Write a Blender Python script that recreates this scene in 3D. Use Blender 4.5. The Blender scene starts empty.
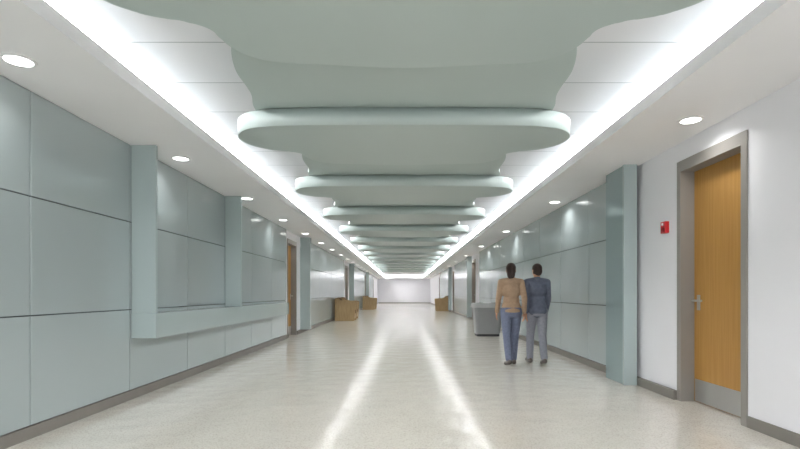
import bpy, bmesh, math, random
from mathutils import Vector, Matrix
random.seed(4)
C = bpy.context.scene.collection
sc = bpy.context.scene
try:
    sc.view_settings.view_transform = 'Standard'
    sc.view_settings.look = 'None'
    sc.view_settings.exposure = .34
except Exception: pass

# ------------------------------------------------------------ materials
def lin(c):
    return tuple(((v/255)/12.92 if v/255 <= .04045 else ((v/255+.055)/1.055)**2.4) for v in c)
def mat(name, rgb, rough=.5, metal=0, spec=.5, var=.03, scale=6, stretch=(1,1,1), coat=0, bump=0, rgb2=None, detail=3):
    m = bpy.data.materials.new(name); m.use_nodes = True
    nt = m.node_tree; b = nt.nodes['Principled BSDF']
    c = lin(rgb)
    if rgb2: c1, c2 = c, lin(rgb2)
    else:
        c1 = tuple(v*(1-var) for v in c); c2 = tuple(min(1, v*(1+var)) for v in c)
    tc = nt.nodes.new('ShaderNodeTexCoord'); mp = nt.nodes.new('ShaderNodeMapping')
    mp.inputs['Scale'].default_value = stretch
    nz = nt.nodes.new('ShaderNodeTexNoise'); nz.inputs['Scale'].default_value = scale; nz.inputs['Detail'].default_value = detail
    rp = nt.nodes.new('ShaderNodeValToRGB')
    rp.color_ramp.elements[0].color = (*c1, 1); rp.color_ramp.elements[1].color = (*c2, 1)
    rp.color_ramp.elements[0].position = .35; rp.color_ramp.elements[1].position = .65
    L = nt.links.new
    L(tc.outputs['Object'], mp.inputs['Vector']); L(mp.outputs[0], nz.inputs['Vector'])
    L(nz.outputs['Fac'], rp.inputs[0]); L(rp.outputs[0], b.inputs['Base Color'])
    b.inputs['Roughness'].default_value = rough; b.inputs['Metallic'].default_value = metal
    b.inputs['Specular IOR Level'].default_value = spec
    b.inputs['Coat Weight'].default_value = coat; b.inputs['Coat Roughness'].default_value = .08
    if bump:
        bp = nt.nodes.new('ShaderNodeBump'); bp.inputs['Strength'].default_value = bump; bp.inputs['Distance'].default_value = .01
        L(nz.outputs['Fac'], bp.inputs['Height']); L(bp.outputs[0], b.inputs['Normal'])
    return m
def emis(name, rgb, s):
    m = bpy.data.materials.new(name); m.use_nodes = True
    nt = m.node_tree; b = nt.nodes['Principled BSDF']
    b.inputs['Base Color'].default_value = (.9, .9, .9, 1)
    b.inputs['Emission Color'].default_value = (*rgb, 1); b.inputs['Emission Strength'].default_value = s
    return m

M_panel = mat('satin_green_panel', (178, 189, 190), .2, .2, .6, .004, 1.2)
M_fin = mat('green_lacquer', (176, 190, 190), .15, .1, .5, .006, 1.2)
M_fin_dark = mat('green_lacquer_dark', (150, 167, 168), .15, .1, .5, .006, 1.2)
M_cloud = mat('canopy_green', (174, 187, 184), .4, 0, .4, .01, 1)
M_joint = mat('joint_dark', (70, 78, 80), .8)
M_wall = mat('painted_wall', (236, 236, 240), .6, 0, .3, .008, 2)
M_white = mat('ceiling_paint', (240, 240, 241), .7, 0, .2, .008, 2)
M_base = mat('rubber_base', (128, 124, 118), .5, 0, .4, .03, 4)
M_frame = mat('frame_paint', (144, 140, 135), .4, 0, .5, .02, 4)
M_wood = mat('oak_veneer', (172, 127, 64), .42, 0, .35, 0, 3, (14, 14, .5), coat=.1, rgb2=(182, 138, 74), detail=8)
M_wood2 = mat('pale_oak', (168, 140, 100), .45, 0, .4, 0, 3, (10, 10, 1), rgb2=(184, 158, 118), detail=5)
M_steel = mat('brushed_steel', (186, 186, 184), .35, .75, .5, .03, 40, (1, 1, 8))
M_red = mat('red_plastic', (186, 24, 34), .35)
M_lens = mat('clear_lens', (225, 215, 220), .1)
M_trim = mat('white_trim', (240, 240, 240), .4)
M_lamp = emis('lamp_lens', (1, .98, .95), 6)
M_cove = emis('cove_diffuser', (1, .985, .99), 38)
M_grey = mat('grey_plastic', (178, 179, 179), .5, 0, .4, .02, 6)
M_greydark = mat('mid_grey_plastic', (146, 147, 148), .5, 0, .4, .02, 6)
M_hole = mat('bin_opening_dark', (60, 60, 62), .7)
M_tan = mat('brown_fabric', (112, 88, 62), .85, 0, .2, .05, 60)
M_skin = mat('skin', (192, 144, 116), .55, 0, .3, .03, 10)
M_hair = mat('dark_hair', (56, 44, 40), .6, 0, .3, .2, 60, (1, 1, .2))
M_shirt1 = mat('tan_knit', (168, 143, 120), .9, 0, .1, .06, 25, bump=.2)
M_jean = mat('blue_denim', (112, 119, 140), .9, 0, .1, .08, 30, bump=.2)
M_shirt2 = mat('blue_grey_jacket', (104, 110, 126), .85, 0, .2, .08, 20, bump=.2)
M_trous = mat('grey_trousers', (146, 148, 157), .9, 0, .1, .06, 30)
M_shoe = mat('shoe_leather', (96, 88, 84), .5)
M_cable = mat('cable_steel', (190, 190, 190), .4, .8)

# floor: polished speckled terrazzo
M_floor = bpy.data.materials.new('terrazzo'); M_floor.use_nodes = True
nt = M_floor.node_tree; b = nt.nodes['Principled BSDF']; L = nt.links.new
tc = nt.nodes.new('ShaderNodeTexCoord')
n1 = nt.nodes.new('ShaderNodeTexNoise'); n1.inputs['Scale'].default_value = 75; n1.inputs['Detail'].default_value = 2
n2 = nt.nodes.new('ShaderNodeTexNoise'); n2.inputs['Scale'].default_value = .7
r1 = nt.nodes.new('ShaderNodeValToRGB')
r1.color_ramp.elements[0].position = .33; r1.color_ramp.elements[0].color = (*lin((200, 193, 181)), 1)
r1.color_ramp.elements[1].position = .5; r1.color_ramp.elements[1].color = (*lin((223, 219, 209)), 1)
L(tc.outputs['Object'], n1.inputs['Vector']); L(tc.outputs['Object'], n2.inputs['Vector'])
L(n1.outputs['Fac'], r1.inputs[0])
mx = nt.nodes.new('ShaderNodeMix'); mx.data_type = 'RGBA'; mx.blend_type = 'MULTIPLY'; mx.inputs[0].default_value = .05
L(r1.outputs[0], mx.inputs[6]); L(n2.outputs['Fac'], mx.inputs[7]); L(mx.outputs[2], b.inputs['Base Color'])
b.inputs['Roughness'].default_value = .14; b.inputs['Specular IOR Level'].default_value = .62
mp = nt.nodes.new('ShaderNodeMapping'); mp.inputs['Scale'].default_value = (1.6, 1.8, 1)
n3 = nt.nodes.new('ShaderNodeTexNoise'); n3.inputs['Scale'].default_value = 2.6; n3.inputs['Detail'].default_value = .5
bp = nt.nodes.new('ShaderNodeBump'); bp.inputs['Strength'].default_value = .34; bp.inputs['Distance'].default_value = .02
L(tc.outputs['Object'], mp.inputs['Vector']); L(mp.outputs[0], n3.inputs['Vector']); L(n3.outputs['Fac'], bp.inputs['Height']); L(bp.outputs[0], b.inputs['Normal'])

# ceiling boards with joints
M_tile = bpy.data.materials.new('ceiling_boards'); M_tile.use_nodes = True
nt = M_tile.node_tree; b = nt.nodes['Principled BSDF']; L = nt.links.new
tc = nt.nodes.new('ShaderNodeTexCoord'); bk = nt.nodes.new('ShaderNodeTexBrick')
bk.offset = 0; bk.inputs['Scale'].default_value = 1; bk.inputs['Brick Width'].default_value = 3.5; bk.inputs['Row Height'].default_value = .75
bk.inputs['Mortar Size'].default_value = .007
bk.inputs['Color1'].default_value = (*lin((226, 226, 228)), 1); bk.inputs['Color2'].default_value = (*lin((224, 224, 226)), 1)
bk.inputs['Mortar'].default_value = (*lin((170, 173, 174)), 1)
L(tc.outputs['Object'], bk.inputs['Vector']); L(bk.outputs['Color'], b.inputs['Base Color'])
b.inputs['Roughness'].default_value = .7

# ------------------------------------------------------------ helpers
def newobj(name, me, parent=None, label=None, cat=None, kind=None, group=None):
    o = bpy.data.objects.new(name, me); C.objects.link(o)
    if parent: o.parent = parent
    if label: o['label'] = label
    if cat: o['category'] = cat
    if kind: o['kind'] = kind
    if group: o['group'] = group
    return o
def bm_box(bm, x0, x1, y0, y1, z0, z1):
    v = [bm.verts.new((x, y, z)) for x in (x0, x1) for y in (y0, y1) for z in (z0, z1)]
    for f in ((0,1,3,2),(4,6,7,5),(0,4,5,1),(2,3,7,6),(0,2,6,4),(1,5,7,3)):
        bm.faces.new([v[i] for i in f])
def finish(bm, name, m, smooth=False):
    bmesh.ops.recalc_face_normals(bm, faces=bm.faces)
    me = bpy.data.meshes.new(name); bm.to_mesh(me); bm.free()
    me.materials.append(m)
    if smooth:
        for p in me.polygons: p.use_smooth = True
    return me
def box(name, x0, x1, y0, y1, z0, z1, m, parent=None, bev=0, **k):
    ox, oy, oz = (x0+x1)/2, (y0+y1)/2, z0
    bm = bmesh.new(); bm_box(bm, x0-ox, x1-ox, y0-oy, y1-oy, 0, z1-z0)
    if bev: bmesh.ops.bevel(bm, geom=bm.edges[:], offset=bev, segments=2, affect='EDGES', profile=.5)
    o = newobj(name, finish(bm, name, m), parent, **k); o.location = (ox, oy, oz)
    return o
def multibox(name, boxes, m, **k):
    bm = bmesh.new()
    for b_ in boxes: bm_box(bm, *b_)
    return newobj(name, finish(bm, name, m), **k)
def cyl(name, loc, r, h, m, parent=None, axis='Z', seg=32, r2=None, **k):
    bm = bmesh.new()
    bmesh.ops.create_cone(bm, cap_ends=True, segments=seg, radius1=r, radius2=r if r2 is None else r2, depth=h)
    if axis == 'X': bmesh.ops.rotate(bm, verts=bm.verts, matrix=Matrix.Rotation(math.pi/2, 3, 'Y'))
    if axis == 'Y': bmesh.ops.rotate(bm, verts=bm.verts, matrix=Matrix.Rotation(math.pi/2, 3, 'X'))
    o = newobj(name, finish(bm, name, m), parent, **k); o.location = loc
    return o

EYE = 1.15; WL = 2.99; WR = 2.95; SOF = 2.75; TOP = 3.15; Y0 = -4.0; YE = 55.0

# ------------------------------------------------------------ room shell
box('floor', -3.3, 3.3, Y0, YE+.3, -.15, 0, M_floor, kind='structure', label='polished cream speckled terrazzo corridor floor')
box('ceiling', -3.3, 3.3, Y0, YE+.3, TOP, TOP+.1, M_tile, kind='structure', label='white upper ceiling of large boards with fine joints')
DH = 2.45; DO = .95   # door opening
doorsL = [12.55, 24.9, 37.0, 47.0]
doorsR = [4.25, 20.2, 28.5, 40.0]
def wall(side, W, doors):
    s = -1 if side == 'left' else 1
    bx = []; y = Y0
    def add(a, b_, z0, z1, d0=0):
        xs = sorted((s*(W+d0), s*(W+.32))); bx.append((xs[0], xs[1], a, b_, z0, z1))
    for d in doors:
        add(y, d, 0, TOP); add(d, d+DO, DH, TOP); add(d, d+DO, 0, DH, .24); y = d+DO
    add(y, YE, 0, TOP)
    multibox('wall_'+side, bx, M_wall, kind='structure', label='white painted corridor wall with door recesses')
wall('left', WL, doorsL); wall('right', WR, doorsR)
box('wall_back', -3.3, 3.3, YE, YE+.3, 0, TOP, M_wall, kind='structure', label='pale grey end wall closing the corridor')

# soffits with cove lip
def soffit(s, W, n):
    def bx(a, b_, z0, z1, y0=Y0, y1=YE-1.1):
        xs = sorted((s*a, s*b_)); return (xs[0], xs[1], y0, y1, z0, z1)
    multibox('trim_%d' % n, [bx(2.1, W, SOF, SOF+.04, y1=YE), bx(2.1, 2.13, SOF+.04, SOF+.11)], M_white, kind='structure', label='white side soffit with light cove lip')
    multibox('trim_%d' % (n+100), [bx(2.131, W-.001, SOF+.0405, SOF+.05)], M_joint, kind='structure', label='added dark board cutting bounced light, unseen inside the light cove')  # added out of view: dark trough liner that keeps bounced glow off the ceiling
soffit(-1, WL, 1); soffit(1, WR, 2)
multibox('trim_3', [(-2.1, 2.1, YE-1.1, YE, SOF, SOF+.04), (-2.1, 2.1, YE-1.1, YE-1.07, SOF+.04, SOF+.11)], M_white, kind='structure', label='white soffit across the corridor end')

# ------------------------------------------------------------ doors
def door(n, s, W, y, near=False):
    root = bpy.data.objects.new('door_%d' % n, None); C.objects.link(root)
    root['kind'] = 'structure'; root['label'] = 'oak veneer door in a taupe metal frame, steel kick plate'
    root.location = (s*W, y+DO/2, 0)
    def b(name, a, b_, ya, yb, z0, z1, m, par=root, bev=0, **k):
        xs = sorted((s*a, s*b_))
        o = box(name, xs[0], xs[1], ya, yb, z0, z1, m, None, bev, **k)
        o.parent = par; o.location = o.location - (par.location if par is root else (par.location+root.location)); return o
    def mb(name, bxs, m):
        bm = bmesh.new()
        for (a, b_, ya, yb, z0, z1) in bxs:
            xs = sorted((s*(a), s*(b_))); bm_box(bm, xs[0], xs[1], ya-(y+DO/2), yb-(y+DO/2), z0, z1)
        o = newobj(name, finish(bm, name, m), root); return o
    f = .06; t = .012
    mb('door_frame', [(-.015, .2, y+.001, y+t, 0, DH-.001), (-.015, .2, y+DO-t, y+DO-.001, 0, DH-.001), (-.015, .2, y+t, y+DO-t, DH-t, DH-.001),
                      (-.015, -.001, y-f, y+.001, 0, DH+.1), (-.015, -.001, y+DO-.001, y+DO+f, 0, DH+.1), (-.015, -.001, y+.001, y+DO-.001, DH-.001, DH+.1)], M_frame)
    leaf = b('door_leaf', W+.13, W+.175, y+t+.002, y+DO-t-.002, .01, DH-t-.003, M_wood, bev=.002)
    b('kick_plate', W+.127, W+.13, y+t+.02, y+DO-t-.02, .015, .245, M_steel, leaf)
    h = b('door_handle', W+.122, W+.13, y+DO-.12, y+DO-.07, .97, 1.13, M_steel, leaf, .002)
    k = cyl('lever', (-s*.03, 0, .10), .011, .06, M_steel, h, 'X', 16)
    k = cyl('lever', (-s*.055, -.06, .10), .012, .15, M_steel, h, 'Y', 16)
n = 1
for y in doorsL: door(n, -1, WL, y); n += 1
for y in doorsR: door(n, 1, WR, y); n += 1

# ------------------------------------------------------------ wall panels
PW = 1.4; J = .009
rows = [(.10, .97), (.97, 1.915), (1.915, SOF)]
pm = {}
def panel(s, W, y0, y1, r, lab, grp):
    key = (s, round(y1-y0, 3), r)
    z0, z1 = rows[r]
    if key not in pm:
        bm = bmesh.new(); bm_box(bm, -.013, .013, -(y1-y0)/2+J/2, (y1-y0)/2-J/2, J/2, z1-z0-J/2)
        bmesh.ops.bevel(bm, geom=bm.edges[:], offset=.003, segments=1, affect='EDGES')
        pm[key] = finish(bm, 'wall_panel', M_panel)
    o = newobj('wall_panel', pm[key], label=lab, cat='wall panel', group=grp)
    o.location = (s*(W-.027), (y0+y1)/2, z0)
    return o
tn = 4
def cladding(s, W, y0, y1, grp):
    global tn
    xs = sorted((s*W, s*(W-.0135)))
    box('trim_%d' % tn, xs[0]+.0005, xs[1]-.0005, y0+.006, y1-.006, .1, SOF-.001, M_joint, kind='structure', label='dark backing behind the panel joints'); tn += 1
    y = y0
    while y < y1-.05:
        ye = min(y+PW, y1)
        for r in range(3):
            panel(s, W, y, ye, r, ('low', 'middle', 'tall')[r]+' satin grey-green metal wall panel with dark joints', grp)
        y = ye
cladding(-1, WL, 1.06-2.8, 12.26, 'grey-green panels beside the long ledge')
cladding(-1, WL, 14.3, 24.1, 'grey-green panels past the second doorway')
cladding(-1, WL, 27.0, 36.8, 'grey-green panels behind the far seats')
cladding(-1, WL, 38.5, 46.9, 'grey-green panels near the corridor end')
cladding(1, WR, 6.3, 18.9, 'grey-green panels beside the walking people')
cladding(1, WR, 21.6, 28.3, 'grey-green panels between the wooden doors')
cladding(1, WR, 30.5, 39.8, 'grey-green panels near the corridor end')

# baseboards
def basebd(s, W, segs):
    for a, b_, t in segs:
        xs = sorted((s*(W-.0005), s*(W-t)))
        box('baseboard_' + ('left' if s < 0 else 'right'), xs[0], xs[1], a, b_, 0, .098, M_base, kind='structure', label='taupe rubber baseboard')
def segs(doors, end):
    out = []; y = Y0
    for d in doors: out.append((y, d-.065)); y = d+DO+.065
    out.append((y, end)); return out
basebd(-1, WL, [(a, b_, .047) for a, b_ in segs(doorsL, YE-.03)])
basebd(1, WR, [(a, b_, .047) if a > 5 else (a, b_, .015) for a, b_ in segs(doorsR, YE-.03)])
box('baseboard_back', -2.9, 2.9, YE-.02, YE-.0005, 0, .098, M_base, kind='structure', label='taupe rubber baseboard')

# fins, pillars, ledges
def feat(name, s, a, b_, y0, y1, z0, z1, label, cat, m=M_fin):
    xs = sorted((s*a, s*b_)); return box(name, xs[0], xs[1], y0, y1, z0, z1, m, bev=.003, label=label, cat=cat)
lw = WL-.043
feat('wall_ledge', -1, 2.68, lw, 5.28, 11.4, .66, .93, 'long grey-green wall ledge projecting under the niche', 'ledge')
feat('wall_fin', -1, 2.685, lw, 5.285, 5.33, .931, SOF-.001, 'grey-green upright fin standing on the ledge', 'fin')
feat('wall_fin', -1, 2.685, lw, 8.06, 8.11, .931, SOF-.001, 'grey-green upright fin dividing the wall niche', 'fin')
for y in (14.2,): feat('wall_pilaster', -1, 2.70, WL-.001, y-.12, y+.05, .099, SOF-.001, 'full-height grey-green pilaster after the doorway', 'pilaster')
for y in (26.8, 38.2): feat('wall_pilaster', -1, 2.72, WL-.001, y-.12, y+.05, .099, SOF-.001, 'full-height grey-green pilaster along the corridor', 'pilaster')
feat('wall_fin', 1, 2.735, WR-.05, 6.08, 6.12, 0.001, SOF-.001, 'full-height pale grey-green upright fin beside the white wall', 'fin')
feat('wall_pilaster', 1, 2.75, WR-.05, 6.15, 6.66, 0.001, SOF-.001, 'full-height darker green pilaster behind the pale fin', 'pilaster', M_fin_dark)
for y in (21.4, 30.3): feat('wall_pilaster', 1, 2.74, WR-.001, y-.12, y+.05, .099, SOF-.001, 'full-height grey-green pilaster along the corridor', 'pilaster')

# ------------------------------------------------------------ ceiling clouds
def catmull(pts, k=8):
    out = []; n_ = len(pts)
    for i in range(n_):
        p0, p1, p2, p3 = (Vector(pts[(i+j) % n_]) for j in (-1, 0, 1, 2))
        for t in range(k):
            u = t/k
            out.append(.5*((2*p1)+(-p0+p2)*u+(2*p0-5*p1+4*p2-p3)*u*u+(-p0+3*p1-3*p2+p3)*u**3))
    return out
def slab(name, outline, th, m):
    bm = bmesh.new()
    lo = [bm.verts.new((p[0], p[1], 0)) for p in outline]
    f = bm.faces.new(lo)
    r = bmesh.ops.extrude_face_region(bm, geom=[f])
    for v in r['geom']:
        if isinstance(v, bmesh.types.BMVert): v.co.z += th
    es = [e for e in bm.edges if len(e.link_faces) == 2 and abs(e.verts[0].co.z-e.verts[1].co.z) < 1e-6]
    bmesh.ops.bevel(bm, geom=es, offset=.003, segments=1, affect='EDGES')
    me = finish(bm, name, m)
    for p in me.polygons: p.use_smooth = abs(p.normal.z) < .3
    return me
half = [(.6, .0), (1.08, .02), (1.36, .09), (1.51, .24), (1.55, .43), (1.48, .62), (1.33, .74), (1.18, .79), (1.07, .87), (1.04, 1.0), (.98, 1.14), (.82, 1.25), (.55, 1.28), (.28, 1.31)]
pts = [(0, -.005)]+half+[(0, 1.33)]+[(-x, y) for x, y in reversed(half)]
me_cloud = slab('ceiling_cloud', catmull(pts), .15, M_cloud)
SP = 2.4
ctrl = [(1.20, 0), (1.17, .2), (1.12, .42), (1.10, .62), (1.14, .82), (1.215, 1.02), (1.25, 1.22), (1.235, 1.42), (1.24, 1.56), (1.285, 1.74), (1.305, 1.92), (1.28, 2.12), (1.20, 2.398)]
def cr1(pts, k=6):
    out = []
    for i in range(len(pts)-1):
        p0 = Vector(pts[max(i-1, 0)]); p1 = Vector(pts[i]); p2 = Vector(pts[i+1]); p3 = Vector(pts[min(i+2, len(pts)-1)])
        for t in range(k):
            u = t/k; out.append(.5*((2*p1)+(-p0+p2)*u+(2*p0-5*p1+4*p2-p3)*u*u+(-p0+3*p1-3*p2+p3)*u**3))
    out.append(Vector(pts[-1])); return out
AMP = .14
def cz(y): return AMP*.5*(1+math.cos(2*math.pi*(y-.50)/2.4))
rowsC = [(p[0], p[1]) for p in cr1(ctrl)]
bm = bmesh.new()
def strip(zo):
    prev = None
    for x, y in rowsC:
        cur = [bm.verts.new((x*t, y, cz(y)+zo)) for t in (-1, -.5, 0, .5, 1)]
        if prev:
            for j in range(4): bm.faces.new((prev[j], prev[j+1], cur[j+1], cur[j]))
        prev = cur
strip(0); strip(.05)
for sgn in (-1, 1):
    prev = None
    for x, y in rowsC:
        cur = (bm.verts.new((sgn*x, y, cz(y))), bm.verts.new((sgn*x, y, cz(y)+.05)))
        if prev: bm.faces.new((prev[0], prev[1], cur[1], cur[0]))
        prev = cur
for x, y in (rowsC[0], rowsC[-1]):
    bm.faces.new([bm.verts.new(p) for p in ((-x, y, cz(y)), (x, y, cz(y)), (x, y, cz(y)+.05), (-x, y, cz(y)+.05))])
me_up = finish(bm, 'upper_canopy', M_cloud, True)
bm = bmesh.new(); bmesh.ops.create_cone(bm, cap_ends=True, segments=8, radius1=.005, radius2=.005, depth=1)
me_rod = finish(bm, 'hanger', M_cable)
UZ = 2.752
for i in range(14):
    y = 1.82+SP*i
    o = newobj('ceiling_cloud', me_cloud, label='grey-green wavy-edged ceiling cloud panel hanging below the canopy', cat='ceiling panel', group='wavy ceiling clouds')
    o.location = (0, y, 2.60)
    for x in (-.9, .9):
        h = newobj('hanger', me_rod, o); h.scale.z = TOP-2.75; h.location = (x, .3, .15+(TOP-2.75)/2)
    def up(yy0, ys):
        u = newobj('upper_canopy', me_up, label='narrow curved grey-green upper canopy above the wavy clouds', cat='ceiling panel', group='upper canopy panels')
        u.location = (0, yy0, UZ)
        for x in (-.7, .7):
            for yy in ys:
                zt = UZ+cz(yy)+.05
                h = newobj('hanger', me_rod, u); h.scale.z = TOP-zt; h.location = (x, yy, (TOP+zt)/2-UZ)
    up(y+.6, (.4, 1.7))
    if i == 0: up(y+.6-SP, (.4, 1.7))

# ------------------------------------------------------------ lights
def ring_mesh():
    bm = bmesh.new(); prof = [(.085, 0), (.085, -.008), (.105, -.008), (.108, 0)]
    S = 40; vs = [[bm.verts.new((r*math.cos(a*2*math.pi/S), r*math.sin(a*2*math.pi/S), z)) for r, z in prof] for a in range(S)]
    for a in range(S):
        for j in range(4): bm.faces.new((vs[a][j], vs[(a+1) % S][j], vs[(a+1) % S][(j+1) % 4], vs[a][(j+1) % 4]))
    return finish(bm, 'trim_ring', M_trim, True)
me_ring = ring_mesh()
bm = bmesh.new(); bmesh.ops.create_cone(bm, cap_ends=True, segments=40, radius1=.084, radius2=.084, depth=.006)
me_lens = finish(bm, 'lamp_lens', M_lamp)
def downlight(x, y, p):
    o = newobj('downlight', me_ring, label='round recessed downlight with white trim ring in the soffit', cat='ceiling light', group='soffit downlights')
    o.location = (x, y, SOF)
    l = newobj('lamp_lens', me_lens, o, label='glowing white lens'); l.location = (0, 0, -.0035)
    d = bpy.data.lights.new('downlight_beam', 'AREA'); d.shape = 'DISK'; d.size = .16; d.energy = p; d.spread = math.radians(140); d.color = (1, .99, .98)
    q = bpy.data.objects.new('downlight_beam', d); C.objects.link(q); q.parent = o; q.location = (0, 0, -.02)
y = 3.36-2.45*2
while y < 54: downlight(-2.65, y, 2.6); y += 2.45
y = 4.52-4.08
while y < 54: downlight(2.65, y, 4.0); y += 4.08

for s in (-1, 1):
    bm = bmesh.new(); yy = Y0
    while yy < YE-.1:
        y2 = min(yy+1, YE-.1); a, b2 = sorted((s*2.238, s*2.44)); bm_box(bm, a, b2, yy, y2, TOP-.012, TOP-.001); yy = y2
    newobj('cove_light', finish(bm, 'cove_light', M_cove), label='continuous glowing linear cove light along the ceiling edge', cat='cove light')
l = bpy.data.lights.new('cove_strip', 'AREA'); l.shape = 'RECTANGLE'; l.size = 4.0; l.size_y = .1; l.energy = 60
o = bpy.data.objects.new('cove_strip', l); C.objects.link(o); o.location = (0, YE-.9, SOF+.07); o.rotation_euler = (math.pi, 0, 0)

w = bpy.data.worlds.new('World'); sc.world = w; w.use_nodes = True
w.node_tree.nodes['Background'].inputs[0].default_value = (1, 1, 1, 1)
w.node_tree.nodes['Background'].inputs[1].default_value = 2.5

# ------------------------------------------------------------ fire alarm
fa = box('fire_alarm_strobe', WR-.045, WR+.004, 5.44, 5.54, 1.82, 1.95, M_red, bev=.004, label='small red fire alarm strobe on the white wall', cat='fire alarm')
ls = box('strobe_lens', -.012, 0, -.014, .014, 0, .03, M_lens, fa, .004); ls.location = (-.030, .0, .085)
gr = cyl('speaker_grille', (-.026, 0, .04), .026, .006, mat('dark_red', (150, 20, 26), .5), fa, 'X', 24)

# ------------------------------------------------------------ lounge chairs
def lounge(x, y, faces, frame, cush, label, H=.92, Wd=.80, Dp=.85):
    root = bpy.data.objects.new('lounge_chair', None); C.objects.link(root)
    root['label'] = label; root['category'] = 'armchair'
    root.location = (x, y, 0); root.rotation_euler.z = 0 if faces > 0 else math.pi
    for sy in (-1, 1):
        bm = bmesh.new(); t = .05
        prof = [(-Dp/2, .0), (Dp/2-.05, .0), (Dp/2, .74), (Dp/2-.03, .79), (-Dp/2+.36, .80), (-Dp/2+.24, .84), (-Dp/2+.16, H), (-Dp/2, H)]
        q = len(prof)
        a = [bm.verts.new((px, sy*(Wd/2)-t/2, pz)) for px, pz in prof]; b2 = [bm.verts.new((px, sy*(Wd/2)+t/2, pz)) for px, pz in prof]
        bm.faces.new(a); bm.faces.new(b2[::-1])
        for i in range(q): bm.faces.new((a[i], b2[i], b2[(i+1) % q], a[(i+1) % q]))
        bmesh.ops.bevel(bm, geom=bm.edges[:], offset=.008, segments=2, affect='EDGES')
        newobj('side_panel', finish(bm, 'side_panel', frame), root)
    wi = Wd/2-.03
    box('seat_base', -Dp/2+.03, Dp/2-.07, -wi, wi, .08, .28, frame, root, .01)
    box('seat_cushion', -Dp/2+.18, Dp/2-.05, -wi+.01, wi-.01, .285, .45, cush, root, .035)
    box('back_cushion', -Dp/2+.05, -Dp/2+.2, -wi+.01, wi-.01, .30, H+.03, cush, root, .04)
    return root
wl = 'wooden-sided lounge chair with brown cushions against the wall'
lounge(-2.42, 20.5, 1, M_wood2, M_tan, wl, .93, .75, .85)
lounge(-2.45, 22.0, 1, M_wood2, M_tan, wl, .93, .75, .80)
lounge(-2.42, 34.0, 1, M_wood2, M_tan, wl, .93, .75, .85)
lounge(-2.42, 36.0, 1, M_wood2, M_tan, wl, .93, .75, .85)
lounge(2.42, 31.5, -1, M_wood2, M_tan, wl, .93, .75, .85)

# grey receptacle
root = bpy.data.objects.new('recycling_bin', None); C.objects.link(root); root.location = (2.24, 13.2, 0)
root['label'] = 'wide grey waste and recycling receptacle with rounded lid by the wall'; root['category'] = 'bin'
def frust(name, w0, d0, w1, d1, z0, z1, m, par, bev):
    bm = bmesh.new(); v = []
    for (ww, dd, z) in ((w0, d0, z0), (w1, d1, z1)):
        v.append([bm.verts.new((sx*ww/2, sy*dd/2, z)) for sx, sy in ((-1, -1), (1, -1), (1, 1), (-1, 1))])
    bm.faces.new(v[0]); bm.faces.new(v[1])
    for i in range(4): bm.faces.new((v[0][i], v[0][(i+1) % 4], v[1][(i+1) % 4], v[1][i]))
    es = [e for e in bm.edges if abs(e.verts[0].co.z-e.verts[1].co.z) > 1e-4]
    bmesh.ops.bevel(bm, geom=es, offset=bev, segments=5, affect='EDGES', profile=.5)
    es = [e for e in bm.edges if len(e.link_faces) == 2 and abs(e.verts[0].co.z-e.verts[1].co.z) < 1e-4 and e.verts[0].co.z > z1-.001]
    bmesh.ops.bevel(bm, geom=es, offset=.012, segments=2, affect='EDGES')
    return newobj(name, finish(bm, name, m), par)
frust('plinth', .60, .46, .60, .46, 0, .06, M_hole, root, .05)
frust('bin_body', .64, .50, .74, .58, .06, .76, M_greydark, root, .09)
frust('lid', .84, .68, .78, .60, .762, .88, M_grey, root, .09)
for x in (-.2, .2):
    o = cyl('lid_opening', (x, 0, .882), .09, .006, M_hole, root)

# ------------------------------------------------------------ people
def ell(bm, c, r, rot=None, seg=20):
    M = Matrix.Translation(Vector(c))
    if rot: M = M @ rot.to_4x4()
    M = M @ Matrix.Diagonal((*r, 1))
    bmesh.ops.create_uvsphere(bm, u_segments=seg, v_segments=seg//2+2, radius=1, matrix=M)
def tube(bm, a, b_, ra, rb, fl=1.0):
    a = Vector(a); b_ = Vector(b_); d = b_-a; Ln = d.length
    q = d.to_track_quat('Z', 'X').to_matrix().to_4x4()
    M = Matrix.Translation((a+b_)/2) @ q
    bmesh.ops.create_cone(bm, cap_ends=True, segments=20, radius1=ra, radius2=rb, depth=Ln, matrix=M)
    ell(bm, a, (ra,)*3); ell(bm, b_, (rb,)*3)
def chain(bm, pts, rs):
    for i in range(len(pts)-1): tube(bm, pts[i], pts[i+1], rs[i], rs[i+1])
def remesh(bm, name, m, parent, vox, sm=4, **k):
    me = bpy.data.meshes.new('tmp'); bm.to_mesh(me); bm.free()
    o = bpy.data.objects.new('tmp', me); C.objects.link(o)
    md = o.modifiers.new('r', 'REMESH'); md.mode = 'VOXEL'; md.voxel_size = vox; md.use_smooth_shade = True
    s2 = o.modifiers.new('s', 'SMOOTH'); s2.factor = .5; s2.iterations = sm
    dg = bpy.context.evaluated_depsgraph_get()
    me2 = bpy.data.meshes.new_from_object(o.evaluated_get(dg)); me2.name = name
    bpy.data.objects.remove(o); me2.materials.clear(); me2.materials.append(m)
    for p in me2.polygons: p.use_smooth = True
    return newobj(name, me2, parent, **k)
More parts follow.
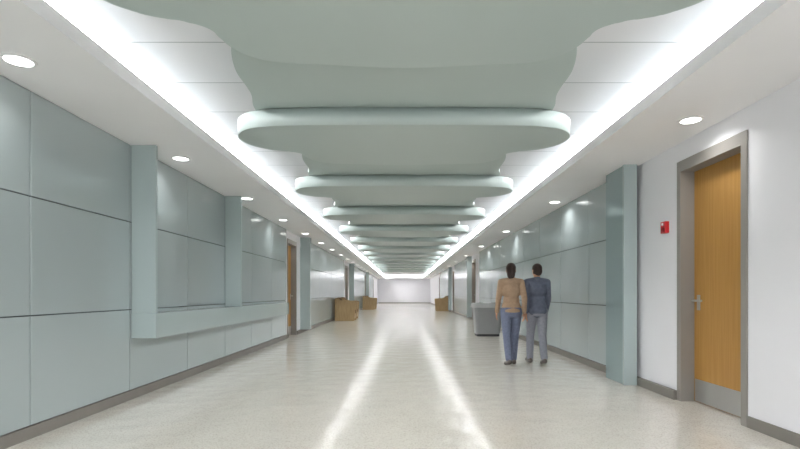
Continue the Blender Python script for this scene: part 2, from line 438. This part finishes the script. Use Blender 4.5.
def person(x, y, H, stride, top, bot, jacket, longhair, label, yaw=0, lead=1, headyaw=0):
    k = H/1.70
    V = lambda a, b_, c: Vector((a*k, b_*k, c*k))
    legs = {}
    for s in (-1, 1):
        f = stride*(1 if s == lead else -1)
        if f > 0:
            hip, knee, ank, toe = V(s*.088, 0, .90), V(s*.085, f*.62, .50), V(s*.075, f, .095), V(s*.085, f+.16, .035)
            heel = V(s*.075, f-.045, .04)
        else:
            hip, knee, ank, toe = V(s*.088, 0, .90), V(s*.08, f*.25, .48), V(s*.075, f*1.05, .125), V(s*.085, f*1.05+.15, .03)
            heel = V(s*.075, f*1.05-.05, .075)
        legs[s] = (hip, knee, ank, toe, heel)
    arms = {}
    for s in (-1, 1):
        f = -stride*(1 if s == lead else -1)*.8
        sh = V(s*.165, 0, 1.385); el = V(s*.205, f*.5-.02, 1.12)
        wr = V(s*.205, f*1.0+.05, .885)
        arms[s] = (sh, el, wr)
    root_b = bmesh.new()
    def torso(bm, g):
        ell(bm, V(0, 0, .93), ((.150+g)*k, (.105+g)*k, .11*k)); ell(bm, V(0, -.03, .90), ((.135+g)*k, (.10+g)*k, .09*k))
        ell(bm, V(0, 0, 1.08), ((.125+g)*k, (.092+g)*k, .14*k))
        ell(bm, V(0, .0, 1.25), ((.148+g)*k, (.108+g)*k, .16*k))
        ell(bm, V(0, -.01, 1.37), ((.155+g)*k, (.08+g)*k, .065*k))
    torso(root_b, 0)
    tube(root_b, V(0, -.01, 1.38), V(0, .01, 1.52), .058*k, .052*k)
    hr = Matrix.Rotation(headyaw, 3, 'Z')
    hc = V(0, .015, 1.59)
    hp = lambda a, b_, c: hc + hr @ V(a, b_, c)
    ell(root_b, hp(0, -.005, .02), (.073*k, .09*k, .09*k), hr, 28)
    ell(root_b, hp(0, .02, -.04), (.056*k, .065*k, .07*k), hr, 24)
    ell(root_b, hp(0, .055, -.085), (.025*k, .025*k, .022*k), hr)
    tube(root_b, hp(0, .083, .012), hp(0, .102, -.025), .009*k, .014*k)
    for s in (-1, 1):
        ell(root_b, hp(s*.074, -.005, -.01), (.010*k, .018*k, .03*k), hr)
        ell(root_b, hp(s*.03, .078, .022), (.018*k, .01*k, .007*k), hr)
    ell(root_b, hp(0, .08, -.055), (.024*k, .012*k, .008*k), hr)
    for s in (-1, 1):
        hip, knee, ank, toe, heel = legs[s]
        chain(root_b, [hip, hip.lerp(knee, .5), knee, knee.lerp(ank, .3), ank], [.083*k, .07*k, .053*k, .052*k, .036*k])
        tube(root_b, heel+V(0, 0, .005), toe, .03*k, .026*k); tube(root_b, ank, heel, .034*k, .028*k)
        sh, el, wr = arms[s]
        tube(root_b, V(s*.08, -.01, 1.40), sh, .05*k, .05*k)
        chain(root_b, [sh, sh.lerp(el, .5), el, el.lerp(wr, .3), wr], [.05*k, .041*k, .034*k, .034*k, .025*k])
        d = (wr-el).normalized(); fwd = Vector((0, 1, 0)); fwd = (fwd-d*fwd.dot(d)).normalized(); inn = Vector((-s, 0, 0))
        pc = wr+d*.05*k
        R = Matrix((inn, fwd, d)).transposed()
        ell(root_b, pc, (.014*k, .038*k, .052*k), R)
        for j, ln in enumerate((.066, .075, .070, .056)):
            o_ = fwd*(.029-.0195*j)*k
            a = wr+d*.085*k+o_; m1 = a+d*ln*.5*k+inn*.006*k; e = m1+(d*.85+inn*.5).normalized()*ln*.5*k
            chain(root_b, [a, m1, e], [.0085*k, .008*k, .0068*k])
        t0 = wr+d*.03*k+fwd*.028*k; t1 = t0+(d*.6+fwd*.75+inn*.25).normalized()*.035*k; t2 = t1+(d*.9+fwd*.3+inn*.3).normalized()*.03*k
        chain(root_b, [t0, t1, t2], [.012*k, .010*k, .008*k])
    body = remesh(root_b, 'person', M_skin, None, .0055, 2, label=label, cat='person')
    for s in (-1, 1):
        bm = bmesh.new(); ell(bm, Vector((0, 0, 0)), (.011*k, .007*k, .006*k)); o = newobj('eye', finish(bm, 'eye', M_hair, True), body)
        o.location = hp(s*.03, .086, .015)
    g = .014 if not jacket else .022
    bm = bmesh.new()
    torso(bm, g)
    ell(bm, V(0, 0, .98), ((.145+g)*k, (.105+g)*k, .13*k)); 
    if jacket: ell(bm, V(0, -.01, .90), ((.15+g)*k, (.115+g)*k, .12*k))
    tube(bm, V(0, -.012, 1.38), V(0, -.008, 1.445), .072*k, .06*k)
    for s in (-1, 1):
        sh, el, wr = arms[s]
        tube(bm, V(s*.08, -.01, 1.395), sh, (.052+g)*k, (.046+g)*k)
        chain(bm, [sh, sh.lerp(el, .5), el, el.lerp(wr, .96)], [(.047+g)*k, (.041+g)*k, (.034+g)*k, (.027+g*.7)*k])
    remesh(bm, 'jacket' if jacket else 'sweater', top, body, .010, 3)
    bm = bmesh.new(); g = .012
    ell(bm, V(0, -.005, .93), ((.153+g)*k, (.11+g)*k, .10*k)); ell(bm, V(0, -.03, .88), ((.14+g)*k, (.10+g)*k, .09*k))
    for s in (-1, 1):
        hip, knee, ank, toe, heel = legs[s]
        chain(bm, [hip, hip.lerp(knee, .5), knee, knee.lerp(ank, .5), ank+V(0, 0, .0)], [(.083+g)*k, (.072+g)*k, (.056+g)*k, (.052+g)*k, (.045+g)*k])
    remesh(bm, 'trousers', bot, body, .010, 3)
    for s in (-1, 1):
        hip, knee, ank, toe, heel = legs[s]
        bm = bmesh.new(); tube(bm, heel, toe, .038*k, .036*k); tube(bm, ank, heel.lerp(toe, .2), .042*k, .04*k)
        for v in bm.verts: v.co.z = max(v.co.z, .001*k)
        remesh(bm, 'shoe', M_shoe, body, .007, 2)
    bm = bmesh.new()
    ell(bm, hp(0, -.016, .036), (.082*k, .092*k, .088*k), hr, 28)
    ell(bm, hp(0, -.05, -.01), (.072*k, .055*k, .085*k), hr, 24)
    if longhair:
        ell(bm, hp(0, -.06, -.06), (.068*k, .042*k, .10*k), hr, 24)
    for s in (-1, 1): ell(bm, hp(s*.06, -.02, -.005), (.02*k, .045*k, .06*k), hr)
    for v in bm.verts:
        lv = hr.inverted() @ (v.co-hc)
        if lv.y > .055*k and lv.z < .05*k:
            v.co -= hr @ Vector((0, lv.y-.05*k, 0))
    remesh(bm, 'hair', M_hair, body, .007, 2)
    body.location = (x, y, 0); body.rotation_euler.z = yaw
    return body
person(1.71, 7.80, 1.62, .13, M_shirt1, M_jean, False, True, 'person in tan sweater and blue jeans walking along the corridor', .05, 1, -.25)
person(2.16, 7.95, 1.62, .17, M_shirt2, M_trous, True, False, 'person in dark blue-grey jacket and grey trousers walking along', .0, -1, .3)

# ------------------------------------------------------------ camera
cd = bpy.data.cameras.new('Camera'); cam = bpy.data.objects.new('Camera', cd); C.objects.link(cam)
cd.sensor_width = 36; cd.lens = 22; cam.location = (0, 0, EYE); cam.rotation_euler = (math.pi/2, 0, 0)
cd.shift_y = (293-224.5)/800; cd.shift_x = -(404-400)/800; cd.clip_end = 200; cd.clip_start = .05
sc.camera = cam
